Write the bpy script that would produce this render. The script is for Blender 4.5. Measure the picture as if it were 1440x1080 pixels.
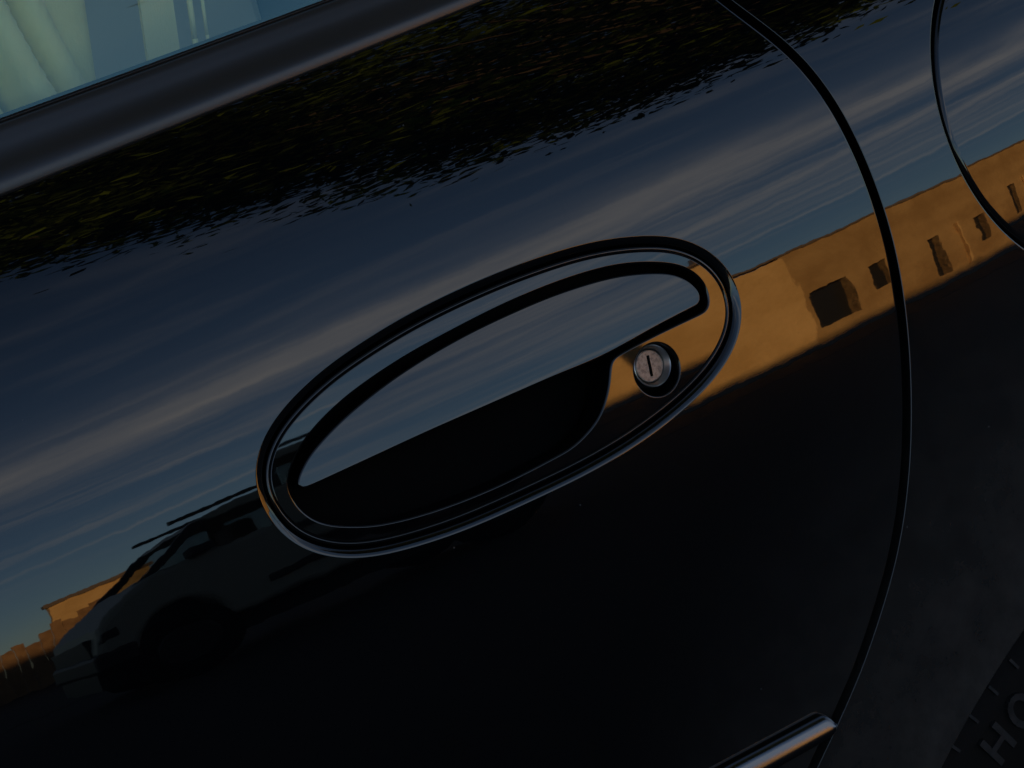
import bpy, math, random
import numpy as np
from math import sin, cos, radians, pi, atan2
from mathutils import Vector, Matrix
from mathutils.geometry import delaunay_2d_cdt

random.seed(7); rng = np.random.default_rng(7)
for o in list(bpy.data.objects): bpy.data.objects.remove(o)
scene = bpy.context.scene
COL = scene.collection

# ------------------------------------------------------------------ camera
cam_d = bpy.data.cameras.new('camera'); cam = bpy.data.objects.new('camera', cam_d); COL.objects.link(cam)
cam_d.sensor_width = 36; cam_d.lens = 85; cam_d.clip_start = .01; cam_d.clip_end = 3000
CAM = Vector((-0.3963654, -0.7779110, 1.0836776)); AIM = Vector((0, 0, .80))
fw = (AIM - CAM).normalized(); rt0 = fw.cross(Vector((0, 0, 1))).normalized(); up0 = rt0.cross(fw)
ROLL = radians(13.852)
rt = rt0 * cos(ROLL) - up0 * sin(ROLL); up = rt0 * sin(ROLL) + up0 * cos(ROLL)
M = Matrix((rt, up, -fw)).transposed().to_4x4(); M.translation = CAM; cam.matrix_world = M
scene.camera = cam

# ------------------------------------------------------------------ light
SUN_EL, SUN_AZ = radians(9.0), radians(-14)          # azimuth measured from +Y towards +X
sd = Vector((sin(SUN_AZ) * cos(SUN_EL), cos(SUN_AZ) * cos(SUN_EL), sin(SUN_EL)))
sun_d = bpy.data.lights.new('sun', 'SUN'); sun_d.energy = 5.0; sun_d.angle = radians(.53); sun_d.color = (1, .62, .28)
sun = bpy.data.objects.new('sun', sun_d); COL.objects.link(sun); sun.rotation_euler = sd.to_track_quat('Z', 'Y').to_euler()

world = bpy.data.worlds.new('World'); scene.world = world; world.use_nodes = True
wt = world.node_tree; wt.nodes.clear()
def nd(t, kind, **kw):
    n = t.nodes.new(kind)
    for k, v in kw.items():
        if k.startswith('i_'):
            key = k[2:]
            key = int(key) if key.isdigit() else key.replace('_', ' ')
            if hasattr(v, 'is_linked'): t.links.new(v, n.inputs[key])
            else: n.inputs[key].default_value = v
        else: setattr(n, k, v)
    return n
def mth(t, op, a, b=None, c=None, clamp=False):
    n = t.nodes.new('ShaderNodeMath'); n.operation = op; n.use_clamp = clamp
    for i, v in enumerate((a, b, c)):
        if v is None: continue
        if hasattr(v, 'is_linked'): t.links.new(v, n.inputs[i])
        else: n.inputs[i].default_value = v
    return n.outputs[0]
def smooth(t, v, lo, hi):
    n = nd(t, 'ShaderNodeMapRange', interpolation_type='SMOOTHSTEP', i_0=v, i_1=lo, i_2=hi, i_3=0., i_4=1.)
    return n.outputs[0]
def build_world():
    t = wt
    sky = nd(t, 'ShaderNodeTexSky', sky_type='NISHITA', sun_disc=False, sun_elevation=SUN_EL, sun_rotation=SUN_AZ,
             altitude=50, air_density=.66, dust_density=.10, ozone_density=1.9)
    tc = nd(t, 'ShaderNodeTexCoord')
    sp = nd(t, 'ShaderNodeSeparateXYZ', i_0=tc.outputs['Generated'])
    z = mth(t, 'MAXIMUM', sp.outputs[2], .02)
    u = mth(t, 'DIVIDE', sp.outputs[0], z); v = mth(t, 'DIVIDE', sp.outputs[1], z)
    # cirrus sheets on a flat layer overhead: streaks run along one wind direction
    a = radians(24)
    p = mth(t, 'ADD', mth(t, 'MULTIPLY', u, cos(a)), mth(t, 'MULTIPLY', v, sin(a)))
    q = mth(t, 'SUBTRACT', mth(t, 'MULTIPLY', v, cos(a)), mth(t, 'MULTIPLY', u, sin(a)))
    def noise(sp_, sq, scale, detail, dist, off):
        cx = nd(t, 'ShaderNodeCombineXYZ', i_0=mth(t, 'MULTIPLY', p, sp_), i_1=mth(t, 'MULTIPLY', q, sq), i_2=off)
        return nd(t, 'ShaderNodeTexNoise', i_Vector=cx.outputs[0], i_Scale=scale, i_Detail=detail, i_Roughness=.55, i_Distortion=dist).outputs[0]
    n1 = noise(.26, .62, 1.0, 7., .9, 3.1)
    n2 = noise(.62, 1.9, 1.0, 9., 2.2, 9.4)
    n3 = noise(.16, .42, 1.0, 3., .2, 5.5)
    fine = smooth(t, n2, .28, .74)
    sheet = mth(t, 'MULTIPLY', smooth(t, n1, .46, .80), mth(t, 'MULTIPLY_ADD', fine, .75, .25))
    wisp = mth(t, 'MULTIPLY', smooth(t, n2, .50, .82), .12)
    # one long bank of high cloud
    wob = mth(t, 'MULTIPLY', mth(t, 'SUBTRACT', n3, .5), 2.0)
    dq = mth(t, 'ADD', mth(t, 'ADD', q, 3.35), wob)
    bank = mth(t, 'POWER', 2.718, mth(t, 'MULTIPLY', mth(t, 'MULTIPLY', dq, dq), -4.5))
    bank = mth(t, 'MULTIPLY', bank, mth(t, 'MULTIPLY', mth(t, 'MULTIPLY_ADD', fine, .5, .65), smooth(t, n1, .22, .60)))
    # a vapour trail
    tr = mth(t, 'ADD', mth(t, 'ADD', v, mth(t, 'MULTIPLY', u, -.8)), mth(t, 'MULTIPLY_ADD', n2, .5, 9.0))
    trail = mth(t, 'POWER', 2.718, mth(t, 'MULTIPLY', mth(t, 'MULTIPLY', tr, tr), -34.))
    trail = mth(t, 'MULTIPLY', trail, mth(t, 'MULTIPLY', smooth(t, u, .2, 2.2), .30))
    dens = mth(t, 'ADD', mth(t, 'ADD', mth(t, 'ADD', sheet, .02), wisp), bank)
    # the thin layer is crossed at a slant: optical depth grows towards the horizon
    opt = mth(t, 'DIVIDE', mth(t, 'MULTIPLY', dens, .30), mth(t, 'MAXIMUM', sp.outputs[2], .12))
    cov = mth(t, 'SUBTRACT', 1., mth(t, 'POWER', 2.718, mth(t, 'MULTIPLY', opt, -1.)))
    cov = mth(t, 'MULTIPLY', cov, smooth(t, sp.outputs[2], .07, .26))
    cov = mth(t, 'ADD', cov, trail, clamp=True)
    cloud = nd(t, 'ShaderNodeMix', data_type='RGBA', i_0=cov)
    t.links.new(sky.outputs[0], cloud.inputs[6])
    cloud.inputs[7].default_value = (CLOUD[0], CLOUD[1], CLOUD[2], 1)
    bg = nd(t, 'ShaderNodeBackground', i_1=.074); t.links.new(cloud.outputs[2], bg.inputs[0])
    out = nd(t, 'ShaderNodeOutputWorld'); t.links.new(bg.outputs[0], out.inputs[0])
CLOUD = (10.8, 9.9, 9.0)
build_world()
world.cycles.sampling_method = 'MANUAL'; world.cycles.sample_map_resolution = 256
vs = scene.view_settings
vs.view_transform = 'Standard'; vs.look = 'None'; vs.gamma = 1; vs.use_curve_mapping = False
vs.exposure = 1.65
scene.render.engine = 'CYCLES'
try: scene.cycles.max_bounces = 7; scene.cycles.diffuse_bounces = 3; scene.cycles.transparent_max_bounces = 12
except Exception: pass

# ------------------------------------------------------------------ materials
MATS = {}
def mat(name, col=(.5, .5, .5), rough=.5, metal=0., ior=1.5, spec=.5, noise=None, bump=None, col2=None, **kw):
    """noise=(scale, lo, hi) blends col2 in; bump=[(scale, metres, stretch)] relief in object space"""
    m = bpy.data.materials.new(name); m.use_nodes = True; t = m.node_tree
    b = t.nodes['Principled BSDF']
    b.inputs['Base Color'].default_value = (*col, 1); b.inputs['Roughness'].default_value = rough
    b.inputs['Metallic'].default_value = metal; b.inputs['IOR'].default_value = ior
    b.inputs['Specular IOR Level'].default_value = spec
    tc = nd(t, 'ShaderNodeTexCoord')
    if noise:
        n = nd(t, 'ShaderNodeTexNoise', i_Vector=tc.outputs['Object'], i_Scale=noise[0], i_Detail=6., i_Roughness=.6)
        f = smooth(t, n.outputs[0], noise[1], noise[2])
        mx = nd(t, 'ShaderNodeMix', data_type='RGBA', i_0=f)
        mx.inputs[6].default_value = (*col, 1); mx.inputs[7].default_value = (*(col2 or col), 1)
        t.links.new(mx.outputs[2], b.inputs['Base Color'])
    if bump:
        prev = None
        for sc, dist, st in bump:
            mp = nd(t, 'ShaderNodeMapping', i_Vector=tc.outputs['Object'], i_Scale=st)
            n = nd(t, 'ShaderNodeTexNoise', i_Vector=mp.outputs[0], i_Scale=sc, i_Detail=2.)
            bm = nd(t, 'ShaderNodeBump', i_Strength=1., i_Distance=dist, i_Height=n.outputs[0])
            if prev: t.links.new(prev.outputs[0], bm.inputs['Normal'])
            prev = bm
        t.links.new(prev.outputs[0], b.inputs['Normal'])
    for k, v in kw.items(): b.inputs[k.replace('_', ' ')].default_value = v
    MATS[name] = m
    return m
PEEL = [(120, .55e-5, (1, 1, 1)), (30, 3.0e-5, (1, 1, 1))]
def paint_mat(name, dust_lo, dust_hi):
    m = mat(name, (.0012, .0013, .0016), .012, bump=PEEL)
    t = m.node_tree; b = t.nodes['Principled BSDF']; out = [n for n in t.nodes if n.type == 'OUTPUT_MATERIAL'][0]
    tc = nd(t, 'ShaderNodeTexCoord')
    # road film thrown up by the wheel, and a sprinkle of dust specks
    n = nd(t, 'ShaderNodeTexNoise', i_Vector=tc.outputs['Object'], i_Scale=46., i_Detail=9., i_Roughness=.72)
    ds = nd(t, 'ShaderNodeVectorMath', operation='DISTANCE', i_0=tc.outputs['Object'], i_1=(.36, .05, .31))
    near = mth(t, 'SUBTRACT', 1., smooth(t, ds.outputs['Value'], .30, .52))
    film = mth(t, 'MULTIPLY', mth(t, 'MULTIPLY', near, mth(t, 'MULTIPLY_ADD', smooth(t, n.outputs[0], .25, .80), .55, .45)), dust_hi)
    vo = nd(t, 'ShaderNodeTexVoronoi', i_Vector=tc.outputs['Object'], i_Scale=90.)
    vr = nd(t, 'ShaderNodeSeparateColor', i_0=vo.outputs['Color'])
    speck = mth(t, 'MULTIPLY', mth(t, 'LESS_THAN', vo.outputs['Distance'], .035), mth(t, 'GREATER_THAN', vr.outputs[0], .86))
    fac = mth(t, 'ADD', film, mth(t, 'MULTIPLY', speck, dust_lo), clamp=True)
    df = nd(t, 'ShaderNodeBsdfDiffuse'); df.inputs[0].default_value = (.13, .12, .11, 1)
    mx = nd(t, 'ShaderNodeMixShader', i_0=fac, i_1=b.outputs[0], i_2=df.outputs[0])
    t.links.new(mx.outputs[0], out.inputs[0])
    return m
PAINT = paint_mat('black_paint', .30, .27)
GLOSS = mat('gloss_black_plastic', (.0015, .0015, .0018), .02, bump=[(120, .6e-5, (1, 1, 1)), (40, 1.4e-5, (1, 1, 1))])
FLAPM = mat('gloss_black_flap', (.0015, .0015, .0018), .025, bump=[(45, 1.2e-5, (1, 1, 1))])
CAV = mat('cavity_black', (.0006, .0006, .0006), .8, spec=.06)
RUB = mat('rubber_trim', (.016, .0135, .012), .30, spec=.48, bump=[(900, 4e-6, (1, 1, 1))])
SEAL = mat('seal_black', (.004, .004, .004), .6, spec=.25)
CHROME = mat('dark_chrome', (.085, .089, .095), .18, metal=1., bump=[(60, 2e-5, (1, 1, 1))])
STEEL = mat('lock_steel', (.24, .20, .165), .42, metal=.8, noise=(700, .38, .66), col2=(.13, .108, .092), bump=[(1500, 1.2e-5, (1, 1, 1))])
STEELB = mat('lock_barrel_steel', (.50, .48, .46), .28, metal=1.)
CREAM = mat('cream_leather', (.95, .88, .42), .5, noise=(14, .35, .7), col2=(.86, .78, .34), bump=[(420, 2e-4, (1, 1, 1)), (22, 2e-3, (1, 1, .35))])
BELT = mat('belt_webbing', (.92, .83, .42), .8, bump=[(900, 3e-4, (1, 1, .4))])
DARKIN = mat('interior_dark', (.03, .03, .032), .7)
TYRE = mat('tyre_rubber', (.003, .003, .003), .75, spec=.12, bump=[(300, 1e-4, (1, 1, 1))])
TYREL = mat('tyre_letter_rubber', (.020, .020, .021), .7, spec=.2, noise=(160, .3, .7), col2=(.010, .010, .011))
RIM = mat('alloy', (.5, .5, .5), .3, metal=1.)
ASPH = mat('asphalt', (.030, .030, .030), .95, spec=.2, noise=(3, .3, .7), col2=(.040, .038, .036))
PAVE = mat('concrete_paving', (.30, .27, .23), .85, noise=(2, .3, .7), col2=(.24, .22, .19))
STUC = mat('tan_stucco', (.54, .35, .145), .9, noise=(1.1, .3, .7), col2=(.38, .23, .085), bump=[(9, .02, (1, 1, 1))])
STUC2 = mat('sand_render', (.84, .56, .24), .9, noise=(.8, .3, .7), col2=(.66, .42, .16), bump=[(9, .02, (1, 1, 1))])
DARKW = mat('dark_window', (.02, .02, .02), .3)
WOODB = mat('brown_wood', (.34, .20, .09), .8, noise=(5, .3, .7), col2=(.22, .12, .05))
ROOFM = mat('roof_edge', (.16, .12, .09), .8)
BARK = mat('bark', (.06, .045, .03), .9)
def leaf_mat():
    m = bpy.data.materials.new('leaf'); m.use_nodes = True; t = m.node_tree; t.nodes.clear()
    tc = nd(t, 'ShaderNodeTexCoord'); n = nd(t, 'ShaderNodeTexNoise', i_Vector=tc.outputs['Object'], i_Scale=.9, i_Detail=3.)
    mx = nd(t, 'ShaderNodeMix', data_type='RGBA', i_0=smooth(t, n.outputs[0], .48, .64))
    mx.inputs[6].default_value = (.016, .026, .006, 1); mx.inputs[7].default_value = (.13, .19, .018, 1)  # pale green patches put sunlit foliage into the leaf colour
    d = nd(t, 'ShaderNodeBsdfDiffuse', i_0=mx.outputs[2]); tr = nd(t, 'ShaderNodeBsdfTranslucent', i_0=mx.outputs[2])
    ms = nd(t, 'ShaderNodeMixShader', i_0=.5, i_1=d.outputs[0], i_2=tr.outputs[0])
    o = nd(t, 'ShaderNodeOutputMaterial'); t.links.new(ms.outputs[0], o.inputs[0]); return m
LEAF = leaf_mat()
def glass_mat():
    m = bpy.data.materials.new('tinted_glass'); m.use_nodes = True; t = m.node_tree; t.nodes.clear()
    fr = nd(t, 'ShaderNodeFresnel', i_0=1.52)
    f2 = mth(t, 'MULTIPLY', fr.outputs[0], 3.5, clamp=True)
    tr = nd(t, 'ShaderNodeBsdfTransparent'); tr.inputs[0].default_value = (.93, .98, .90, 1)
    gl = nd(t, 'ShaderNodeBsdfGlossy'); gl.inputs[0].default_value = (.62, 1, .88, 1); gl.inputs['Roughness'].default_value = .01
    mx = nd(t, 'ShaderNodeMixShader', i_0=f2, i_1=tr.outputs[0], i_2=gl.outputs[0])
    o = nd(t, 'ShaderNodeOutputMaterial'); t.links.new(mx.outputs[0], o.inputs[0]); return m
GLASS = glass_mat()

# ------------------------------------------------------------------ helpers
def empty(name, loc, label=None, cat=None, group=None):
    o = bpy.data.objects.new(name, None); o.location = loc; COL.objects.link(o); tag(o, label, cat, group); return o
def tag(o, label=None, cat=None, group=None, kind=None):
    if label: o['label'] = label
    if cat: o['category'] = cat
    if group: o['group'] = group
    if kind: o['kind'] = kind
    return o
class MB:
    """collects vertices, faces and (optionally) exact vertex normals of one mesh"""
    def __init__(s): s.v = []; s.n = []; s.f = []
    def add(s, vs, ns, fs):
        b = len(s.v); s.v += [tuple(map(float, v)) for v in vs]; s.n += [tuple(map(float, n)) for n in ns]
        s.f += [tuple(b + i for i in f) for f in fs]
    def box(s, lo, hi):
        x0, y0, z0 = lo; x1, y1, z1 = hi
        c = [(x0,y0,z0),(x1,y0,z0),(x1,y1,z0),(x0,y1,z0),(x0,y0,z1),(x1,y0,z1),(x1,y1,z1),(x0,y1,z1)]
        s.add(c, [(0, 0, 0)] * 8, [(0,3,2,1),(4,5,6,7),(0,1,5,4),(1,2,6,5),(2,3,7,6),(3,0,4,7)]); return s
    def prism(s, poly, y0, y1):
        n = len(poly); vs = [(x, y0, z) for x, z in poly] + [(x, y1, z) for x, z in poly]
        fs = [tuple(range(n)), tuple(range(2 * n - 1, n - 1, -1))] + [(i, i + n, (i + 1) % n + n, (i + 1) % n) for i in range(n)]
        s.add(vs, [(0, 0, 0)] * 2 * n, fs); return s
    def tube(s, a, b, ra, rb, k=10):
        a = Vector(a); b = Vector(b); d = (b - a).normalized(); e = d.orthogonal().normalized(); g = d.cross(e)
        vs = [a + (e * cos(2*pi*i/k) + g * sin(2*pi*i/k)) * ra for i in range(k)] + [b + (e * cos(2*pi*i/k) + g * sin(2*pi*i/k)) * rb for i in range(k)]
        s.add(vs, [(0, 0, 0)] * 2 * k, [(i, (i+1) % k, (i+1) % k + k, i + k) for i in range(k)] + [tuple(range(k-1, -1, -1)), tuple(range(k, 2*k))]); return s
    def build(s, name, m, parent=None, exact=False, sm=False, bevel=0, seg=2, loc=None):
        V = np.array(s.v); F = s.f
        if exact:
            Nn = np.array(s.n); G = []
            for f in F:
                a, b, c = V[f[0]], V[f[1]], V[f[2]]
                g = np.cross(b - a, c - a)
                if len(f) == 4: g = g + np.cross(c - a, V[f[3]] - a)
                G.append(f if g @ Nn[list(f)].sum(0) >= 0 else f[::-1])
            F = G
        me = bpy.data.meshes.new(name); me.from_pydata(V.tolist(), [], F); me.update()
        if sm or exact: me.shade_smooth()
        if exact: me.normals_split_custom_set_from_vertices([Vector(n).normalized() for n in s.n])
        me.materials.append(m)
        o = bpy.data.objects.new(name, me); COL.objects.link(o)
        if parent: o.parent = parent
        if loc: o.location = loc
        if bevel:
            b = o.modifiers.new('bevel', 'BEVEL'); b.width = bevel; b.segments = seg; b.limit_method = 'ANGLE'; b.angle_limit = radians(35)
        return o

# ------------------------------------------------------------------ the car's flank: a doubly curved surface addressed by (x, s)
KX = 0.25                                                     # plan curvature along the car
TS = [-.55, -.40, -.30, -.20, -.10, -.05, 0, .025, .05, .075, .1, .125, .15, .20]
TT = [-15, -8, -3.2, 2.0, 6.8, 9.4, 12.9, 15.4, 18.6, 22.9, 28.9, 36, 43.5, 56]
def spline(x, y):
    x = np.array(x, float); y = np.array(y, float); n = len(x); h = np.diff(x)
    A = np.zeros((n, n)); b = np.zeros(n); A[0, 0] = A[-1, -1] = 1
    for i in range(1, n - 1):
        A[i, i-1] = h[i-1]; A[i, i] = 2*(h[i-1]+h[i]); A[i, i+1] = h[i]; b[i] = 6*((y[i+1]-y[i])/h[i]-(y[i]-y[i-1])/h[i-1])
    m = np.linalg.solve(A, b)
    def f(q):
        q = np.asarray(q, float); k = np.clip(np.searchsorted(x, q) - 1, 0, n - 2); a = x[k+1]-q; c = q-x[k]
        return m[k]*a**3/(6*h[k])+m[k+1]*c**3/(6*h[k])+(y[k]/h[k]-m[k]*h[k]/6)*a+(y[k+1]/h[k]-m[k+1]*h[k]/6)*c
    return f
tilt = spline(TS, np.radians(TT))
SS = np.arange(-.55, .2001, .0005); tv = tilt(SS)
YY = np.concatenate([[0], np.cumsum((np.sin(tv[1:])+np.sin(tv[:-1]))/2*.0005)])
ZZ = np.concatenate([[0], np.cumsum((np.cos(tv[1:])+np.cos(tv[:-1]))/2*.0005)])
YY -= np.interp(0, SS, YY); ZZ += .80 - np.interp(0, SS, ZZ)
ARC = (.357, -.492)                                           # rear wheel centre in (x, s)
def frame(xs):
    xs = np.atleast_2d(xs); x, s = xs[:, 0], xs[:, 1]
    t = tilt(s); o = np.zeros_like(x)
    P = np.stack([x, np.interp(s, SS, YY) + .5*KX*x*x, np.interp(s, SS, ZZ)], 1)
    tx = np.stack([o+1, KX*x, o], 1); tx /= np.linalg.norm(tx, axis=1)[:, None]
    ts = np.stack([o, np.sin(t), np.cos(t)], 1)
    n = np.cross(tx, ts); n /= np.linalg.norm(n, axis=1)[:, None]
    return P, n, tx, ts
def surf(xs, depth=None):
    """points and exact normals of the flank sunk by depth(x, s)"""
    P, n, tx, ts = frame(xs)
    if depth is None: return P, n
    e = 1e-4; xs = np.atleast_2d(xs)
    f = lambda q: (lambda a, b: a - depth(q[:, 0], q[:, 1])[:, None]*b)(*frame(q)[:2])
    p = f(xs); dx = f(xs+[e, 0]) - f(xs-[e, 0]); ds = f(xs+[0, e]) - f(xs-[0, e])
    m = np.cross(dx, ds); m /= np.linalg.norm(m, axis=1)[:, None]
    return p, m
def inside(pts, loop):
    x, y = pts[:, 0], pts[:, 1]; r = np.zeros(len(pts), bool)
    a = loop; b = np.roll(loop, -1, 0)
    for (x0, y0), (x1, y1) in zip(a, b):
        c = (y0 > y) != (y1 > y)
        if y1 != y0: r ^= c & (x < (x1-x0)*(y-y0)/(y1-y0)+x0)
    return r
def near(pts, loop, d):
    r = np.zeros(len(pts), bool)
    for q in loop: r |= ((pts - q)**2).sum(1) < d*d
    return r
def panel(mb, outer, holes, step, depth=None, fine=None):
    lo, hi = outer.min(0), outer.max(0)
    gx, gs = np.meshgrid(np.arange(lo[0], hi[0], step), np.arange(lo[1], hi[1], step)); g = np.stack([gx.ravel(), gs.ravel()], 1)
    k = inside(g, outer) & ~near(g, outer, step*.45)
    for h in holes: k &= ~inside(g, h) & ~near(g, h, step*.45)
    g = g[k]; loops = [outer] + holes; vs = []; es = []
    for l in loops:
        b = len(vs); vs += l.tolist(); es += [(b+i, b+(i+1) % len(l)) for i in range(len(l))]
    vs += g.tolist(); S = 100.
    ov, oe, of, *_ = delaunay_2d_cdt([Vector((a*S, b*S)) for a, b in vs], es, [], 0, 1e-5)
    ov = np.array([(v.x/S, v.y/S) for v in ov]); of = np.array([f for f in of if len(f) == 3])
    c = ov[of].mean(1); k = inside(c, outer)
    for h in holes: k &= ~inside(c, h)
    P, n = surf(ov, depth); mb.add(P, n, [tuple(int(i) for i in f) for f in of[k]])
def normals2d(loop, closed=True):
    d = np.roll(loop, -1, 0) - np.roll(loop, 1, 0)
    if not closed: d[0] = loop[1]-loop[0]; d[-1] = loop[-1]-loop[-2]
    d /= np.linalg.norm(d, axis=1)[:, None]
    return np.stack([d[:, 1], -d[:, 0]], 1)
def ccw(loop):
    x, y = loop[:, 0], loop[:, 1]
    return loop if (x*np.roll(y, -1)-np.roll(x, -1)*y).sum() > 0 else loop[::-1]
def offset(loop, d):                                          # + = outwards of a ccw loop
    return loop + normals2d(loop)*d
def sweep(mb, loop, prof, closed=True, depth=None):
    """prof: (outward offset, extra depth, normal angle) ; angle 0 = outwards of the body, 90 = along the loop's outward side"""
    m = normals2d(loop, closed); P0, n, tx, ts = frame(loop)
    if depth is not None: P0, n = surf(loop, depth)
    M3 = m[:, :1]*tx + m[:, 1:]*ts; K = len(loop); vs = []; ns = []
    for o, d, a in prof:
        vs.append(P0 + M3*o - n*d); ns.append(n*cos(radians(a)) + M3*sin(radians(a)))
    R = len(prof); fs = [(r*K+i, r*K+(i+1) % K, (r+1)*K+(i+1) % K, (r+1)*K+i) for r in range(R-1) for i in range(K if closed else K-1)]
    mb.add(np.concatenate(vs), np.concatenate(ns), fs)
def edge(r, deep, side=1, k=6):                               # rolled edge: rounds over by r then drops to depth
    p = [(side*r*sin(pi/2*i/k), r*(1-cos(pi/2*i/k)), side*90*i/k) for i in range(k+1)]
    return p + [(side*r, deep, side*90)]
def catmull(pts, n, closed=True, sm=0):
    p = np.array(pts, float); N = len(p)
    d = np.linalg.norm(np.diff(np.vstack([p, p[:1]]) if closed else p, axis=0), axis=1); out = []
    segs = N if closed else N-1
    g = lambda i: p[i % N] if closed else (p[i] if 0 <= i < N else (2*p[0]-p[1] if i < 0 else 2*p[-1]-p[-2]))
    for i in range(segs):
        a, b, c, e = g(i-1), g(i), g(i+1), g(i+2)
        for t in np.arange(0, 1, .05):
            out.append(.5*((2*b)+(-a+c)*t+(2*a-5*b+4*c-e)*t*t+(-a+3*b-3*c+e)*t**3))
    if not closed: out.append(p[-1])
    q = np.array(out)
    def res(q):
        qq = np.vstack([q, q[:1]]) if closed else q
        L = np.r_[0, np.cumsum(np.linalg.norm(np.diff(qq, axis=0), axis=1))]
        u = np.linspace(0, L[-1], n, endpoint=not closed)
        return np.stack([np.interp(u, L, qq[:, j]) for j in (0, 1)], 1)
    q = res(q)
    for _ in range(sm):
        if closed: q = .25*np.roll(q, 1, 0)+.5*q+.25*np.roll(q, -1, 0)
        else: q[1:-1] = .25*q[:-2]+.5*q[1:-1]+.25*q[2:]
    return res(q)
# ------------------------------------------------------------------ outlines on the flank, metres (x rearwards, s up the skin)
OUTER = ccw(catmull([[-.1081,.0051],[-.1035,.0124],[-.0969,.0187],[-.0873,.0242],[-.0749,.0293],[-.0613,.0332],[-.0349,.038],[-.0088,.0403],[.0173,.0409],[.0433,.0397],[.0624,.0368],[.0809,.0316],[.0926,.026],[.1029,.0167],[.1077,.0066],[.1086,-.0043],[.1051,-.0137],[.0967,-.0227],[.0846,-.0296],[.0693,-.035],[.0445,-.0404],[.0196,-.0431],[-.0072,-.0439],[-.0362,-.0439],[-.0575,-.0422],[-.0748,-.0394],[-.0882,-.0348],[-.0999,-.0267],[-.1065,-.0171],[-.1093,-.0055]], 240, sm=24))
OUTER = OUTER*np.array([1.008, 1.004])
OPEN = ccw(catmull([[-.0976,-.0037],[-.0935,.003],[-.0836,.0109],[-.0653,.0185],[-.0408,.024],[-.0144,.0272],[.0121,.0291],[.0385,.029],[.0613,.0265],[.0798,.0209],[.0906,.0147],[.0958,.0069],[.0954,-.0011],[.0929,-.0035],[.087,-.0038],[.0691,-.0044],[.0512,-.0056],[.0449,-.0068],[.0429,-.0102],[.0389,-.0175],[.0313,-.0258],[.019,-.0314],[.0067,-.033],[-.0198,-.0342],[-.0448,-.0333],[-.0654,-.0305],[-.079,-.0264],[-.0902,-.0206],[-.0962,-.0129]], 320, sm=5))
FLAP = ccw(catmull([[-.0935,-.0045],[-.0901,-.0003],[-.0816,.0054],[-.0638,.0126],[-.0398,.0188],[-.0132,.0227],[.0133,.0243],[.0365,.0242],[.0593,.0219],[.078,.0168],[.0873,.0114],[.0917,.0047],[.0911,.0007],[.087,.0004],[.0688,-.0008],[.042,-.0031],[.0168,-.0031],[-.0078,-.0034],[-.0397,-.0039],[-.0708,-.005],[-.0913,-.0056]], 320, sm=4))
GAP = catmull([[.10,.19],[.137,.152],[.1485,.132],[.1575,.1121],[.166,.0978],[.1758,.0814],[.1821,.0658],[.1861,.0492],[.1885,.028],[.1889,.0043],[.1871,-.017],[.1825,-.0404],[.1752,-.066],[.1649,-.0937],[.1531,-.1177],[.1417,-.1355],[.1263,-.1547],[.1116,-.1709],[.0951,-.1863],[.0736,-.2058],[.045,-.235],[.02,-.27],[.005,-.31],[0,-.36],[0,-.46]], 220, closed=False, sm=10)
FUEL = np.array([(.319+.0812*cos(a), .0212+.0812*sin(a)) for a in np.linspace(0, 2*pi, 160, endpoint=False)])
LOCK = np.array([(.0630+.0106*cos(a), -.0175+.0106*sin(a)) for a in np.linspace(0, 2*pi, 72, endpoint=False)])
s_lo = lambda x: .1318+(x+.1534)*.0609
s_hi = lambda x: .1577+(x+.1413)*.0442

car = empty('black_car', (0, 0, 0), 'glossy black car flank with oval door handle and round fuel door', 'car')

# ------------------------------------------------------------------ door
HG = .0018                                                    # half of the shut line
def side_curve(c, d): return c + normals2d(c, False)*d
n_gap = normals2d(GAP, False)                                 # points ... sign checked below
sg = 1 if n_gap[100, 0] > 0 else -1
door_edge = GAP - sg*n_gap*(HG+.0017); quart_edge = GAP + sg*n_gap*(HG+.0005)
TOP = .160
def cut_top(c): return c[c[:, 1] <= TOP]
de = cut_top(door_edge); qe = cut_top(quart_edge)             # run from the top down
xl, bot = -.80, -.45
nb = 60
outer_door = np.concatenate([de, np.stack([np.linspace(de[-1, 0], xl, nb)[1:], np.full(nb-1, de[-1, 1])], 1),
                             np.stack([np.full(nb, xl), np.linspace(de[-1, 1], de[0, 1], nb)], 1)[1:],
                             np.stack([np.linspace(xl, de[0, 0], nb), np.full(nb, de[0, 1])], 1)[1:-1]])
skin_hole = offset(OUTER, .0006)
mb = MB(); panel(mb, ccw(outer_door), [skin_hole], .008)
sweep(mb, de, edge(.0018, .016, sg), closed=False)
# pressed recess round the handle: a rolled rim, a slope, a floor
sweep(mb, skin_hole, [(0, 0, 0), (-.0004, .00004, -9), (-.0008, .00016, -14), (-.0013, .00032, -17), (-.0018, .00051, -22), (-.0023, .00076, -30), (-.0028, .00114, -42), (-.0031, .0016, -58), (-.0033, .0030, -80), (-.0060, .0048, 0)])
door = mb.build('door', PAINT, car, exact=True)

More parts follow.
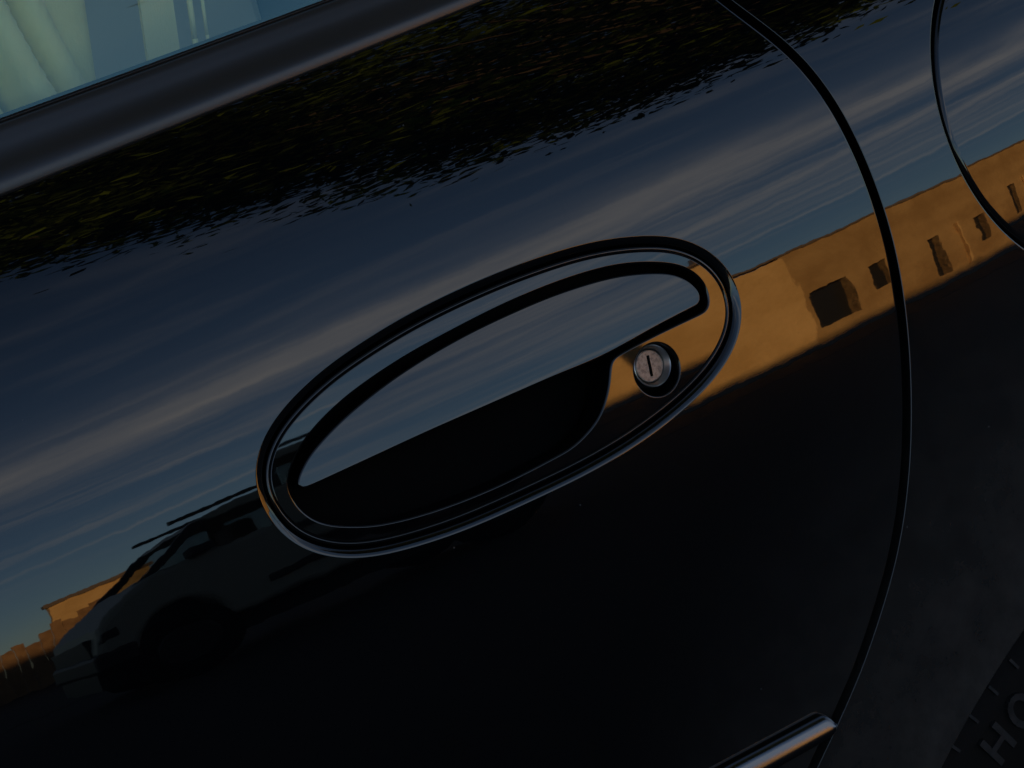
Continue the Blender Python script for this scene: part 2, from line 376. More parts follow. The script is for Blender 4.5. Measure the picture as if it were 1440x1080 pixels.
# ------------------------------------------------------------------ handle
bz = lambda x, s: .0016 - .024*s
FACE = offset(OUTER, -.0061)
open_edge = offset(OPEN, .0008)
mb = MB()
panel(mb, FACE, [open_edge, offset(ccw(LOCK), .0005)], .004, bz)
sweep(mb, FACE, [(0, 0, 0), (.0003, .0001, 50), (.0006, .0006, 60), (.0006, .0006, -60), (.0010, .0001, -40), (.0014, -.0002, 0), (.0018, -.0002, 20), (.0023, .0002, 60), (.0026, .0009, 85), (.0026, .0050, 90)], depth=bz)
sweep(mb, open_edge, [(a, b, c) for a, b, c in edge(.0009, .012, -1)], depth=bz)
bezel = mb.build('door_handle', GLOSS, car, exact=True)
bezel['label'] = 'oval gloss black handle bezel recessed into the door'
mb = MB(); deep = lambda x, s: np.full_like(x, .0125) + .010*np.clip(1-((s+.010)/.030)**2, 0, 1)
panel(mb, offset(OPEN, .0012), [], .005, deep); mb.build('handle_recess', CAV, bezel, exact=True)
fl = lambda x, s: .0012 + .030*(s+.004) + .25*(s+.004)**2
flap_edge = offset(FLAP, .0002)
mb = MB(); panel(mb, flap_edge, [], .004, fl); sweep(mb, flap_edge, edge(.0008, .0095, 1), depth=fl)
mb.build('handle_flap', FLAPM, bezel, exact=True)
# lock: cup, barrel, face, key slot
lk = offset(ccw(LOCK), .0005); mb = MB()
sweep(mb, lk, edge(.0006, .0020, -1) + [(-.0009, .0095, -80), (-.0012, .0110, -45), (-.0050, .0115, 0)], depth=bz)
mb.build('lock_cup', GLOSS, bezel, exact=True)
LC = np.array([[.0640, -.0160]]); Pc, nc, txc, tsc = [a[0] for a in frame(LC)]
def disc(r, d, k=48): return [Pc + (txc*cos(2*pi*i/k) + tsc*sin(2*pi*i/k))*r - nc*d for i in range(k)]
def lathe(mb, prof, k=48, cap=True):
    for (r0, d0), (r1, d1) in zip(prof[:-1], prof[1:]):
        a = disc(r0, d0, k); b = disc(r1, d1, k); sl = math.atan2(r1-r0, d1-d0) if (d1 != d0 or r1 != r0) else 0
        rad = [txc*cos(2*pi*i/k) + tsc*sin(2*pi*i/k) for i in range(k)]
        nn = [v*(cos(sl) if r1 >= r0 and d1 >= d0 else -abs(cos(sl))) + nc*abs(sin(sl)) for v in rad]
        mb.add(a + b, nn + nn, [(i, (i+1) % k, (i+1) % k+k, i+k) for i in range(k)])
    if cap:
        r, d = prof[0]; mb.add(disc(r, d, k), [nc]*k, [tuple(range(k))])
mb = MB(); lathe(mb, [(.0064, .0094), (.0068, .0086), (.0080, .0062), (.0083, .0058), (.0086, .0060), (.0087, .0120)], cap=False); mb.build('lock_barrel', STEELB, bezel, exact=True)
mb = MB(); lathe(mb, [(.0060, .0082), (.0064, .0085), (.0064, .0100)]); mb.build('lock_face', STEEL, bezel, exact=True)
ang = radians(-8); sx = txc*cos(ang) + tsc*sin(ang); sy = -txc*sin(ang) + tsc*cos(ang)
mb = MB(); w, h = .00062, .0042
c8 = [Pc + sx*a + sy*b - nc*d for d in (.0084, .00810) for a, b in ((-w, -h), (w, -h), (w, h), (-w, h))]
mb.add(c8, [nc]*8, [(4, 5, 6, 7), (0, 1, 5, 4), (1, 2, 6, 5), (2, 3, 7, 6), (3, 0, 4, 7)]); mb.build('key_slot', CAV, bezel)

# ------------------------------------------------------------------ rear quarter panel, wheel arch, fuel door
AR = .340
arch = np.array([(ARC[0]+AR*cos(a), ARC[1]+AR*sin(a)) for a in np.linspace(radians(172), radians(8), 150)])
arch = arch[arch[:, 1] >= bot]
xr = .85
q2 = qe[qe[:, 1] >= bot]
outer_q = np.concatenate([q2, np.stack([np.linspace(q2[-1, 0], arch[0, 0], 4)[1:-1], np.linspace(q2[-1, 1], arch[0, 1], 4)[1:-1]], 1), arch,
                          np.stack([np.linspace(arch[-1, 0], xr, 12)[1:], np.full(11, arch[-1, 1])], 1),
                          np.stack([np.full(50, xr), np.linspace(arch[-1, 1], q2[0, 1], 50)], 1)[1:],
                          np.stack([np.linspace(xr, q2[0, 0], 60), np.full(60, q2[0, 1])], 1)[1:-1]])
def flare(x, s):                                              # slight lip towards the wheel opening
    r = np.hypot(x-ARC[0], s-ARC[1]); return -.002*np.clip(1-(r-AR)/.05, 0, 1)**2
fuel_out = offset(ccw(FUEL), .0036)
mb = MB(); panel(mb, ccw(outer_q), [fuel_out], .008, flare)
sweep(mb, q2, edge(.0004, .016, -sg), closed=False, depth=flare)
sweep(mb, fuel_out, edge(.0012, .012, -1))
mb.build('rear_quarter_panel', PAINT, car, exact=True)
mb = MB(); sa = normals2d(arch, False); sgn = 1 if (sa[60] @ (np.array(ARC)-arch[60])) > 0 else -1
sweep(mb, arch, edge(.0010, .012, sgn), closed=False, depth=flare)
mb.build('wheel_arch_lip', PAINT, bpy.data.objects['rear_quarter_panel'], exact=True)
fd = lambda x, s: .0003 + .28*((x-.319)**2+(s-.0212)**2)
fe = offset(ccw(FUEL), -.0028)
mb = MB(); panel(mb, fe, [], .007, fd); sweep(mb, fe, edge(.0026, .010, 1, 10), depth=fd)
fuel = mb.build('fuel_door', PAINT, car, exact=True)
# body structure behind the shut lines
mb = MB(); back = np.array([(xl, bot), (xr, bot), (xr, .15), (xl, .15)])
bd = lambda x, s: np.full_like(x, .032)
hw = np.array([(ARC[0]+.33*cos(a), ARC[1]+.33*sin(a)) for a in np.linspace(radians(170), radians(10), 60)])
hw = hw[hw[:, 1] > bot]
outer_b = np.concatenate([[(xl, bot)], hw, [(xr, bot), (xr, .15), (xl, .15)]])
panel(mb, ccw(outer_b), [], .03, bd); mb.build('inner_panel', SEAL, car, exact=True)

# ------------------------------------------------------------------ belt trim, window, moulding
X = np.linspace(xl, .62, 160)
def strip(mb, prof, xs_, lo, hi):
    """prof: (w 0..1 between the two lines, stand-off from the skin)"""
    rows = []
    for w, h in prof:
        q = np.stack([xs_, lo(xs_)+(hi(xs_)-lo(xs_))*w], 1); P, n, tx, ts = frame(q); rows.append(P + n*h)
    R = len(rows); K = len(xs_); rows = np.array(rows)
    dn = np.gradient(rows, axis=0); dx = np.gradient(rows, axis=1); N_ = np.cross(dx, dn); N_ /= np.linalg.norm(N_, axis=2)[..., None]
    mb.add(rows.reshape(-1, 3), N_.reshape(-1, 3), [(r*K+i, r*K+i+1, (r+1)*K+i+1, (r+1)*K+i) for r in range(R-1) for i in range(K-1)])
TR = []
def dense(pts, n=8):
    p = catmull(pts, (len(pts)-1)*n+1, closed=False, sm=2); return [tuple(a) for a in p]
TRIM = dense([(.0, -.002), (.0, .0002), (.03, .0009), (.10, .0020), (.18, .0029), (.30, .0036), (.45, .0041), (.58, .0049), (.72, .0062), (.84, .0073), (.92, .0076), (.96, .0068)])
mb = MB(); strip(mb, TRIM, X, s_lo, s_hi); trim = mb.build('belt_trim', RUB, door, exact=True)
mb = MB(); strip(mb, dense([(.955, .003), (.958, .0064), (.972, .0076), (.985, .0072), (.988, .004)], 5), X, s_lo, s_hi); mb.build('trim_bead', RUB, trim, exact=True)
mb = MB(); strip(mb, dense([(.985, .001), (.99, .0060), (1.004, .0074), (1.02, .0068), (1.022, -.001)], 5), X, s_lo, s_hi); mb.build('window_seal', SEAL, trim, exact=True)
XG = np.linspace(xl, .34, 60); GT = radians(21)
def glass_pt(x, h, inn=0.):
    q = np.stack([x, s_hi(x)], 1); P, n, tx, ts = frame(q)
    a = GT + h*.35
    P = P + n*.003; P[:, 1] += h*np.sin(GT+h*.175) + inn*cos(GT); P[:, 2] += h*np.cos(GT+h*.175) - inn*sin(GT) - .0
    N_ = np.stack([KX*x, -np.cos(a)+0*x, np.sin(a)+0*x], 1)
    return P, N_/np.linalg.norm(N_, axis=1)[:, None]
mb = MB(); H = np.linspace(-.012, .40, 40); pv = []; pn = []
for h in H:
    P, n = glass_pt(XG, h); pv.append(P); pn.append(n)
K = len(XG)
mb.add(np.concatenate(pv), np.concatenate(pn), [(r*K+i, r*K+i+1, (r+1)*K+i+1, (r+1)*K+i) for r in range(len(H)-1) for i in range(K-1)])
mb.build('side_window', GLASS, car, exact=True)
# inner window sill
mb = MB(); rows = []
for h, inn in ((-.03, .012), (.0045, .012), (.0075, .016), (.006, .05), (-.04, .085), (-.30, .10)):
    rows.append(glass_pt(XG, h, inn)[0])
rows = np.array(rows); mb.add(rows.reshape(-1, 3), [(0, 0, 0)]*rows[..., 0].size, [(r*K+i, r*K+i+1, (r+1)*K+i+1, (r+1)*K+i) for r in range(len(rows)-1) for i in range(K-1)])
mb.build('inner_sill', DARKIN, door, sm=True)
# bright side moulding on the door, with a blunt tapered end
XM = np.concatenate([np.linspace(xl, .05, 40), np.linspace(.05, .0925, 40)[1:]])
end = .0925
def mw(x):                                                    # closes to the blunt tip
    u = np.clip((end-x)/.0045, 0, 1); return np.sqrt(np.clip(1-(1-u)**2, .02, 1))
m_mid = lambda x: -.1826+0*x
m_lo = lambda x: m_mid(x)-(.0066-.035*np.clip(x-.03, 0, 1)*.5)*mw(x)
m_hi = lambda x: m_mid(x)+(.0052)*mw(x)
mb = MB(); strip(mb, dense([(0, -.001), (-.01, .0020), (.03, .0046), (.10, .0062), (.30, .0066), (.55, .0060), (.80, .0049), (.93, .0036), (1.0, .0015), (1.0, -.001)]), XM, m_lo, m_hi)
mb.build('side_moulding', CHROME, door, exact=True)

# ------------------------------------------------------------------ rear wheel
WC = Vector((ARC[0], .099, .312)); R0 = .306
def ring(prof, k=96):
    vs = []; 
    for r, y in prof: vs += [(r*cos(2*pi*i/k), y, r*sin(2*pi*i/k)) for i in range(k)]
    return vs, [(q*k+i, (q+1)*k+i, (q+1)*k+(i+1) % k, q*k+(i+1) % k) for q in range(len(prof)-1) for i in range(k)]
mb = MB(); v, f = ring([(.02, -.02), (.05, -.022), (.06, -.01), (.17, -.015), (.185, -.03), (.2, -.035), (.205, -.02), (.2, .15)]); mb.add(v, [(0,0,0)]*len(v), f)
wheel = mb.build('wheel', RIM, car, sm=True, loc=WC)
mb = MB(); v, f = ring([(.196, -.03), (.205, -.048), (.225, -.060), (.250, -.064), (.268, -.0625), (.282, -.0575), (.2825, -.0560), (.284, -.0555), (.296, -.036), (.303, -.018), (R0, .0), (R0, .10), (.296, .15), (.2, .16)], 160)
mb.add(v, [(0,0,0)]*len(v), f); mb.build('tyre', TYRE, wheel, sm=True)
# short moulded ribs along the shoulder of the sidewall
for i in range(26):
    a = radians(88 + 3.4*i); l = MB(); e = Vector((cos(a), 0, sin(a))); g = Vector((-sin(a), 0, cos(a))); vs_ = []
    for r_, y in ((.2730, -.0612), (.2785, -.0588)):
        for sgn_ in (-1, 1):
            q = e*r_ + g*.0007*sgn_; vs_ += [(q.x, y-.0010, q.z), (q.x, y+.002, q.z)]
    l.add(vs_, [(0,0,0)]*8, [(0,2,6,4),(0,4,5,1),(2,3,7,6),(0,1,3,2),(4,6,7,5)])
    l.build('sidewall_rib', TYREL, wheel)
# raised sidewall letters
LET_R = .2575
def letter(strokes, ang, closed=None):
    c = Vector((cos(ang), 0, sin(ang))); tdir = Vector((sin(ang), 0, -cos(ang))); l = MB(); rm = LET_R
    for q_, ((x0, y0), (x1, y1)) in enumerate(strokes):
        p0 = c*(rm+y0) + tdir*x0; p1 = c*(rm+y1) + tdir*x1
        d = (p1-p0).normalized(); w_ = Vector((-d.z, 0, d.x))*.0016
        p0 = p0 - d*.0012; p1 = p1 + d*.0012
        vs_ = [(*(p + w_*sg_),) for p in (p0, p1) for sg_ in (-1, 1)]
        yy = lambda v: -.0645
        l.add([(v[0], -.0590, v[2]) for v in vs_] + [(v[0], -.0645-.00006*(q_ % 5), v[2]) for v in vs_], [(0,0,0)]*8, [(4,5,7,6),(0,4,6,2),(1,3,7,5),(0,1,5,4),(2,6,7,3)])
    return l
Ol = [(.0056*cos(a), .0085*sin(a)) for a in np.linspace(0, 2*pi, 17)]
O_ = list(zip(Ol[:-1], Ol[1:]))
H_ = [((-.0052, -.0082), (-.0052, .0082)), ((.0052, -.0082), (.0052, .0082)), ((-.0052, 0), (.0052, 0))]
letter(O_, radians(118.0)).build('tyre_letter', TYREL, wheel)
letter(H_, radians(122.3)).build('tyre_letter', TYREL, wheel)
# wheel housing
mb = MB(); v, f = ring([(.335, -.05), (.335, .25), (.02, .26)], 80); mb.add(v, [(0,0,0)]*len(v), f); mb.build('wheel_housing', SEAL, car, sm=True, loc=WC)

# ------------------------------------------------------------------ cabin: roof, pillar, far side, seat, belt
mb = MB(); g = 24; yy = np.linspace(.225, 1.45, g); zz = 1.315 + .055*np.sin(np.linspace(.0, pi, g))
v = [(x, y, z) for x in (-.9, .6) for y, z in zip(yy, zz)] + [(x, y, z-.03) for x in (-.9, .6) for y, z in zip(yy, zz)]
mb.add(v, [(0,0,0)]*len(v), [(i, i+1, g+i+1, g+i) for i in range(g-1)] + [(2*g+i, 3*g+i, 3*g+i+1, 2*g+i+1) for i in range(g-1)] + [(0, g, 3*g, 2*g), (g-1, 3*g-1, 4*g-1, 2*g-1)])
mb.build('roof', PAINT, car, sm=True)
mb = MB(); xp = np.linspace(.338, .80, 12); Hp = np.linspace(-.02, .40, 16); pv = []
for h in Hp: pv.append(glass_pt(xp + 0*h, h, -.002)[0])
pv = np.array(pv); mb.add(pv.reshape(-1, 3), [(0,0,0)]*pv[..., 0].size, [(r*12+i, r*12+i+1, (r+1)*12+i+1, (r+1)*12+i) for r in range(15) for i in range(11)])
mb.build('rear_pillar', PAINT, car, sm=True)
mb = MB(); mb.box((-.8, 1.60, .25), (.8, 1.66, .93)); mb.build('far_door', PAINT, car, bevel=.02)
BOUNCE_LINER = mat('bounce_liner', (.62, .60, .46), .9)  # pale cabin linings added to bounce light onto the seat
mb = MB(); v = [(x, y, z-.034) for x in (-.9, .6) for y, z in zip(yy, zz)]; mb.add(v, [(0,0,0)]*len(v), [(i, g+i, g+i+1, i+1) for i in range(g-1)]); mb.build('bounce_headliner', BOUNCE_LINER, car, sm=True)
mb = MB(); mb.box((-.8, 1.57, .30), (.62, 1.597, .92)); mb.build('bounce_door_card', BOUNCE_LINER, car, bevel=.01)
mb = MB(); mb.box((-.8, .10, .25), (.8, 1.60, .30)); mb.build('cabin_floor', BOUNCE_LINER, car)
mb = MB(); mb.box((.62, .10, .30), (.66, 1.60, 1.0)); mb.build('rear_bulkhead', DARKIN, car)
# seat: a padded back with a side bolster and stitched pleats
def pad(name, c, size, m, parent, pleats=0, rot=0., pw=3.2, amp=.012):
    nu, nv = 56, 44; vs_ = []; ns = []
    for i in range(nv):
        ph = -pi/2 + pi*i/(nv-1)
        for j in range(nu):
            th = 2*pi*j/nu; k = 2/pw
            f_ = lambda a: math.copysign(abs(a)**k, a)
            x, y, z = f_(cos(ph))*f_(cos(th)), f_(cos(ph))*f_(sin(th)), f_(sin(ph))
            d = 1 + amp*sin(pleats*(th*1.0+z*.8)) if pleats else 1
            p = Vector((x*size[0]*d, y*size[1]*d, z*size[2])); p.rotate(Matrix.Rotation(rot, 3, 'Y')); vs_.append(p + Vector(c))
    b = MB(); b.add(vs_, [(0,0,0)]*len(vs_), [(i*nu+j, i*nu+(j+1) % nu, (i+1)*nu+(j+1) % nu, (i+1)*nu+j) for i in range(nv-1) for j in range(nu)])
    return b.build(name, m, parent, sm=True)
seat = pad('seat', (-.22, .46, .74), (.11, .22, .36), CREAM, car, 0, radians(12), pw=2.5)
def drape(name, c, size, folds, parent):
    """soft upholstery gathered into curved folds"""
    nu, nv = 90, 60; vs_ = []
    for i in range(nv):
        t = i/(nv-1)
        for j in range(nu):
            u_ = j/(nu-1); bow = .12*sin(7*t+1.5*u_)
            f_ = 0
            for fu, fa, fw_ in folds: f_ += fa*math.exp(-((u_+bow-fu)/fw_)**2)
            edge_ = math.sin(pi*min(max(u_, 0.), 1.))**.35
            vs_.append((c[0]+size[0]*(u_-.5)+.05*(t-.5), c[1]-size[1]*edge_*.5-f_, c[2]+size[2]*(t-.5)))
    b = MB(); b.add(vs_, [(0,0,0)]*len(vs_), [(i*nu+j, i*nu+j+1, (i+1)*nu+j+1, (i+1)*nu+j) for i in range(nv-1) for j in range(nu-1)])
    o = b.build(name, CREAM, parent, sm=True)
    so = o.modifiers.new('thick', 'SOLIDIFY'); so.thickness = .004; so.offset = 1
    return o
drape('seat_side', (-.172, .195, .86), (.20, .05, .34), ((.20, .045, .06), (.36, .030, .035), (.54, .050, .05), (.68, .028, .028), (.80, .040, .04), (.92, .022, .025)), seat)
pad('seat_cushion', (-.36, .42, .50), (.27, .25, .10), CREAM, seat, 0)
mb = MB(); k = 30; L = []
for i in range(k):
    t = i/(k-1); L.append((-.070+.085*t, .165+.02*sin(3*t), .62+.60*t))
vs_ = []
for x, y, z in L: vs_ += [(x-.010, y, z), (x+.010, y+.012, z), (x+.010, y+.0145, z), (x-.010, y+.0025, z)]
mb.add(vs_, [(0,0,0)]*len(vs_), [(4*i+a, 4*i+(a+1) % 4, 4*i+4+(a+1) % 4, 4*i+4+a) for i in range(k-1) for a in range(4)])
belt = mb.build('seat_belt', BELT, car, sm=False)
for off, w_ in ((.0175, .0013), (.0235, .0008)):              # piping of the belt guide behind the webbing
    mb = MB()
    for (xa, ya, za), (xb, yb_, zb) in zip(L[:-1], L[1:]): mb.tube((xa+off, ya+.012, za), (xb+off, yb_+.012, zb), w_, w_, 6)
    mb.build('belt_piping', BELT, belt, sm=True)

# ------------------------------------------------------------------ the street the paint reflects
def sheet(name, lo, hi, z, m, th=.0):
    b = MB(); b.box((lo[0], lo[1], z-.3), (hi[0], hi[1], z)); o = b.build(name, m); tag(o, kind='structure'); return o
sheet('road', (-400, -12.5), (400, 3.0), 0, ASPH)
sheet('ground', (-400, -400), (400, -12.5), .004, ASPH)
sheet('pavement', (-400, 3.0), (400, 400), .13, PAVE)
YB = -17.5
sheet('forecourt', (9.0, YB), (40, YB+1.1), .10, PAVE)

bld = empty('tan_building', (14, YB, 0), 'long low tan stucco building lit by the low sun across the street', 'building')
def loc_box(lo, hi, name, m, parent, bevel=0):
    b = MB(); o = parent.location; b.box([lo[i]-o[i] for i in range(3)], [hi[i]-o[i] for i in range(3)]); return b.build(name, m, parent, bevel=bevel)
# wall with openings: pieces between the windows
ops = [(13.2, 14.0, .40, 1.46), (14.45, 14.80, .70, 1.44), (15.70, 15.98, .25, 1.40), (16.85, 17.12, .62, 1.36), (19.0, 19.9, .4, 1.5), (21.5, 22.4, .4, 1.5)]
HB = 2.86
def wall(x0, x1, ops, y0, y1, h, parent, m):
    b = MB(); o = parent.location; xs_ = sorted({x0, x1, *[a for q in ops for a in q[:2]]})
    for a, c in zip(xs_[:-1], xs_[1:]):
        op = [q for q in ops if q[0] <= a and q[1] >= c]
        if op: segs = [(0, op[0][2]), (op[0][3], h)]
        else: segs = [(0, h)]
        for z0, z1 in segs: b.box((a-o[0], y0-o[1], z0), (c-o[0], y1-o[1], z1))
    return b.build('wall', m, parent)
wall(13.02, 30, ops, YB-.3, YB, HB, bld, STUC)
loc_box((9.0, YB-.3, 0), (13.02, YB+.12, HB-.06), 'projecting_bay', STUC2, bld, .02)
loc_box((9.0, YB-9, 0), (30, YB-.31, HB-.2), 'rear_block', STUC, bld)
loc_box((8.9, YB-.4, HB), (30.1, YB+.06, HB+.07), 'parapet_coping', ROOFM, bld, .02)
for x0, x1, z0, z1 in ops:
    w_ = loc_box((x0, YB-.24, z0), (x1, YB-.20, z1), 'window', DARKW, bld)
    for xa in (x0, x1-.05): loc_box((xa, YB-.2, z0), (xa+.05, YB-.14, z1), 'window_frame', WOODB, w_)
    loc_box((x0-.04, YB-.1, z0-.06), (x1+.04, YB+.04, z0), 'window_sill', PAVE, w_)
    loc_box(((x0+x1)/2-.02, YB-.2, z0), ((x0+x1)/2+.02, YB-.15, z1), 'mullion', WOODB, w_)
    loc_box((x0, YB-.2, z0+(z1-z0)*.6), (x1, YB-.16, z0+(z1-z0)*.6+.04), 'glazing_bar', WOODB, w_)
    loc_box((x0-.09, YB, z1), (x1+.09, YB+.03, z1+.10), 'lintel', STUC2, w_)
loc_box((16.40, YB, .2), (16.45, YB+.06, 1.5), 'drainpipe', STUC2, bld)
loc_box((12.9, YB-2, HB+.05), (13.0, YB-1.9, HB+.5), 'vent_pipe', ROOFM, bld)

b2 = empty('sand_building', (6, -34, 0), 'sand coloured flat roofed building behind the parked van', 'building')
wall(4.7, 6.9, [(5.7, 6.2, .8, 2.0)], -34.3, -34, 2.9, b2, STUC2)
loc_box((4.6, -34.4, 2.9), (7.0, -33.9, 3.05), 'parapet_coping', ROOFM, b2)
loc_box((5.7, -34.25, .8), (6.2, -34.2, 2.0), 'window', DARKW, b2)
b3 = empty('wooden_fence', (2, -26, 0), 'weathered brown board fence at the far side of the street', 'fence')
for i in range(22):
    loc_box((.6+i*.22, -26, 0), (.6+i*.22+.21, -25.96+.01*(i % 3), 1.65+.12*sin(i*2.1)+.2*sin(i*.5)), 'board', WOODB, b3)
loc_box((.5, -26.06, .5), (5.5, -26.0, .62), 'rail', WOODB, b3)

# unseen house added on the car's own side to shade road and van
hs = empty('shade_house', (0, 9, 0), 'added row house out of view behind the black car, shading the road and van', 'house')
loc_box((-30, 9, 0), (34, 16, 3.2), 'wall', STUC2, hs)
b = MB(); b.prism([(-31, 3.2), (35, 3.2), (35, 4.42), (-31, 4.42)], -.4, 7.4); b.build('roof', ROOFM, hs)
loc_box((-9, 9.3, 4.42), (.9, 15.5, 6.5), 'shade_storey', STUC2, hs)  # extra height added to keep sun off the lower tree crown
loc_box((-9.3, 9.0, 6.5), (1.2, 15.8, 6.8), 'shade_storey_roof', ROOFM, hs)

# parked van
def van_glass():
    m = bpy.data.materials.new('van_glass'); m.use_nodes = True; t = m.node_tree; t.nodes.clear()
    fr = nd(t, 'ShaderNodeFresnel', i_0=1.52); tr = nd(t, 'ShaderNodeBsdfTransparent'); tr.inputs[0].default_value = (.55, .58, .60, 1)
    gl = nd(t, 'ShaderNodeBsdfGlossy', i_Roughness=.02)
    mx = nd(t, 'ShaderNodeMixShader', i_0=fr.outputs[0], i_1=tr.outputs[0], i_2=gl.outputs[0])
    o = nd(t, 'ShaderNodeOutputMaterial'); t.links.new(mx.outputs[0], o.inputs[0]); return m
van = empty('parked_van', (-.03, -8.5, 0), 'grey green parked van with a roof rail across the road', 'van')
VP = mat('van_green', (.36, .37, .30), .45); VG = van_glass(); VT = mat('van_trim', (.012, .012, .012), .5)
def arcp(cx, cz, r, a0, a1, n=12): return [(cx+.66*r*cos(radians(a0+(a1-a0)*i/n)), cz+r*sin(radians(a0+(a1-a0)*i/n))) for i in range(n+1)]
bodyp = [(1.26, .38), (1.21, .62), (1.24, .86), (1.34, .98), (1.60, 1.20), (4.35, 1.22), (4.42, .9), (4.42, .38)] + arcp(3.75, .36, .44, 8, 172) + arcp(1.70, .36, .44, 8, 172)
for nm, y0, y1, m in (('body', -1.75, 0, VP),):
    b = MB(); b.prism(bodyp, y0, y1); b.build(nm, m, van, bevel=.05, seg=3)
b = MB(); b.box((1.2, -1.70, .22), (4.3, -.25, .78)); b.build('underbody', VT, van)
b = MB(); b.prism([(1.98, 1.62), (2.2, 1.68), (4.1, 1.70), (4.3, 1.62), (4.3, 1.57), (1.94, 1.57)], -1.66, -.10); b.build('roof', VP, van, bevel=.02)
for poly in ([(1.52, 1.13), (1.62, 1.13), (2.08, 1.60), (1.96, 1.60)], [(2.42, 1.13), (2.54, 1.13), (2.54, 1.6), (2.42, 1.6)], [(3.3, 1.13), (3.42, 1.13), (3.42, 1.6), (3.3, 1.6)], [(4.1, 1.13), (4.38, 1.13), (4.28, 1.6), (4.1, 1.6)]):
    for y in (-.16, -1.66):
        b = MB(); b.prism(poly, y, y+.06); b.build('pillar', VT, van)
for y in (-.13, -1.64):
    b = MB(); b.prism([(1.60, 1.14), (2.04, 1.585), (4.2, 1.595), (4.25, 1.14)], y, y+.005); b.build('side_glass', VG, van)
b = MB(); b.prism([(2.2, .9), (2.2, 1.42), (2.34, 1.45), (2.4, .9)], -.65, -.25); b.build('front_seat', VT, van, bevel=.05)
b = MB(); b.prism([(1.17, .40), (1.17, .60), (1.42, .60), (1.42, .40)], -1.76, .02); b.build('bumper', VT, van, bevel=.04)
b = MB(); b.prism([(2.25, .60), (2.25, .68), (3.3, .68), (3.3, .60)], -.01, .03); b.build('rub_strip', VT, van, bevel=.01)
b = MB(); b.prism([(1.23, .70), (1.24, .80), (1.36, .82), (1.36, .72)], -.02, .008); b.build('headlight', VT, van, bevel=.01)
b = MB(); b.prism([(1.86, 1.20), (1.86, 1.32), (2.0, 1.32), (2.0, 1.20)], -.08, .12); b.build('door_mirror', VT, van, bevel=.03)
for y in (-.25, -1.5):
    b = MB(); b.tube((1.9, y, 1.74), (4.2, y, 1.77), .025, .025); b.build('roof_rail', VT, van)
for cx in (1.70, 3.75):
    for y in (-.13, -1.62):
        b = MB(); b.tube((cx, y-.1, .34), (cx, y+.1, .34), .34, .34, 32); wv = b.build('wheel', TYRE, van, bevel=.03)
        b = MB(); b.tube((cx, y+.095, .34), (cx, y+.115, .34), .2, .17, 24); b.build('hub_cap', VT, wv)

# street tree whose crown hangs over the near lane
tree = empty('street_tree', (7.4, -4.6, 0), 'leafy street tree with a wide crown hanging over the road', 'tree')
TL = np.array(tree.location)
cc = np.array([4.9, -5.2, 8.4]) - TL; rad = np.array([4.6, 3.4, 4.4])
clus = []
def low_edge(az): return np.interp(az, [5, 16, 23, 29, 37, 44, 50, 54], [54, 50, 45, 38, 29, 25.5, 25, 36])   # underside of the crown seen from the car
tips = []
while len(tips) < 70:
    d = rng.normal(size=3); d /= np.linalg.norm(d); p = cc + rad*d*rng.uniform(.3, 1.0)**.6; tips.append(p)
while len(clus) < 620:
    p = tips[rng.integers(len(tips))] + rng.normal(0, 1, 3)*np.array([.75, .7, .45])
    w_ = p + TL - np.array([0, 0, .8]); az = math.degrees(atan2(w_[0], -w_[1])); el = math.degrees(atan2(w_[2], math.hypot(w_[0], w_[1])))
    if el > low_edge(az) + 1.3*sin(az*.9) + .8*sin(az*2.3+1) + rng.uniform(-.3, 2.2): clus.append(p)
clus = np.array(clus)
b = MB(); b.tube((0, 0, 0), (-.3, 0, 2.6), .26, .20, 12); b.tube((-.3, 0, 2.5), (-1.0, -.2, 5.6), .20, .14, 10)
for i in range(46):
    p = clus[i*11 % len(clus)]; s0 = np.array([-1.0, -.2, 5.6]) + rng.normal(0, .25, 3); mid = (s0+p)/2 + rng.normal(0, .35, 3)
    b.tube(s0, mid, .07, .045, 6); b.tube(mid, p, .045, .012, 6)
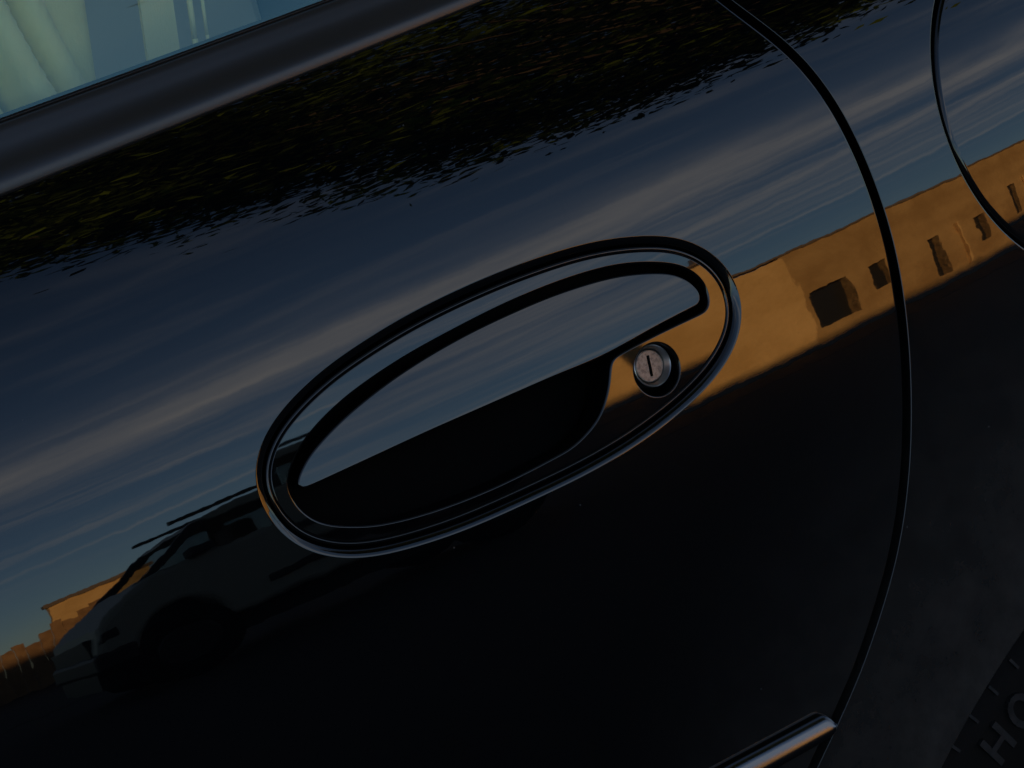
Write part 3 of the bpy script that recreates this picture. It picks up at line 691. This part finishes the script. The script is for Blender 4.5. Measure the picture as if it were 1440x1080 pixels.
b.build('trunk', BARK, tree)
NL = 105
base = np.repeat(clus, NL, 0); n = len(base)
pos = base + rng.normal(0, 1, (n, 3))*np.array([.40, .40, .16])
a = rng.normal(size=(n, 3)); a[:, 2] *= .35; a /= np.linalg.norm(a, axis=1)[:, None]
c = np.cross(a, rng.normal(size=(n, 3))); c /= np.linalg.norm(c, axis=1)[:, None]
ln = rng.uniform(.045, .095, n)[:, None]; wd = ln*.42
V = np.stack([pos - a*ln, pos + c*wd, pos + a*ln, pos - c*wd], 1).reshape(-1, 3)
me = bpy.data.meshes.new('crown'); me.vertices.add(4*n); me.vertices.foreach_set('co', V.ravel().astype(np.float32))
me.loops.add(4*n); me.loops.foreach_set('vertex_index', np.arange(4*n, dtype=np.int32)); me.polygons.add(n)
me.polygons.foreach_set('loop_start', np.arange(0, 4*n, 4, dtype=np.int32)); me.update(calc_edges=True); me.materials.append(LEAF)
crown = bpy.data.objects.new('crown', me); COL.objects.link(crown); crown.parent = tree

def shrub(loc, size, nl, label):
    r_ = empty('shrub', loc, label, 'shrub')
    d = rng.normal(size=(nl, 3)); d /= np.linalg.norm(d, axis=1)[:, None]; p = d*rng.uniform(.3, 1, (nl, 1))**.5*np.array(size)*(1+.25*np.sin(d[:, :1]*5))
    p[:, 2] = np.abs(p[:, 2]); a_ = rng.normal(size=(nl, 3)); a_ /= np.linalg.norm(a_, axis=1)[:, None]; c_ = np.cross(a_, rng.normal(size=(nl, 3))); c_ /= np.linalg.norm(c_, axis=1)[:, None]
    V_ = np.stack([p-a_*.06, p+c_*.03, p+a_*.06, p-c_*.03], 1).reshape(-1, 3); b = MB(); b.add(V_, [(0, 0, 0)]*len(V_), [(4*i, 4*i+1, 4*i+2, 4*i+3) for i in range(nl)]); b.build('foliage', LEAF, r_)
    b = MB(); b.tube((0, 0, 0), (0, 0, size[2]*.7), .03, .012, 6); b.build('stem', BARK, r_)
shrub((5.1, -25.6, 0), (.8, .5, 1.7), 2500, 'large rounded shrub growing at the end of the board fence')
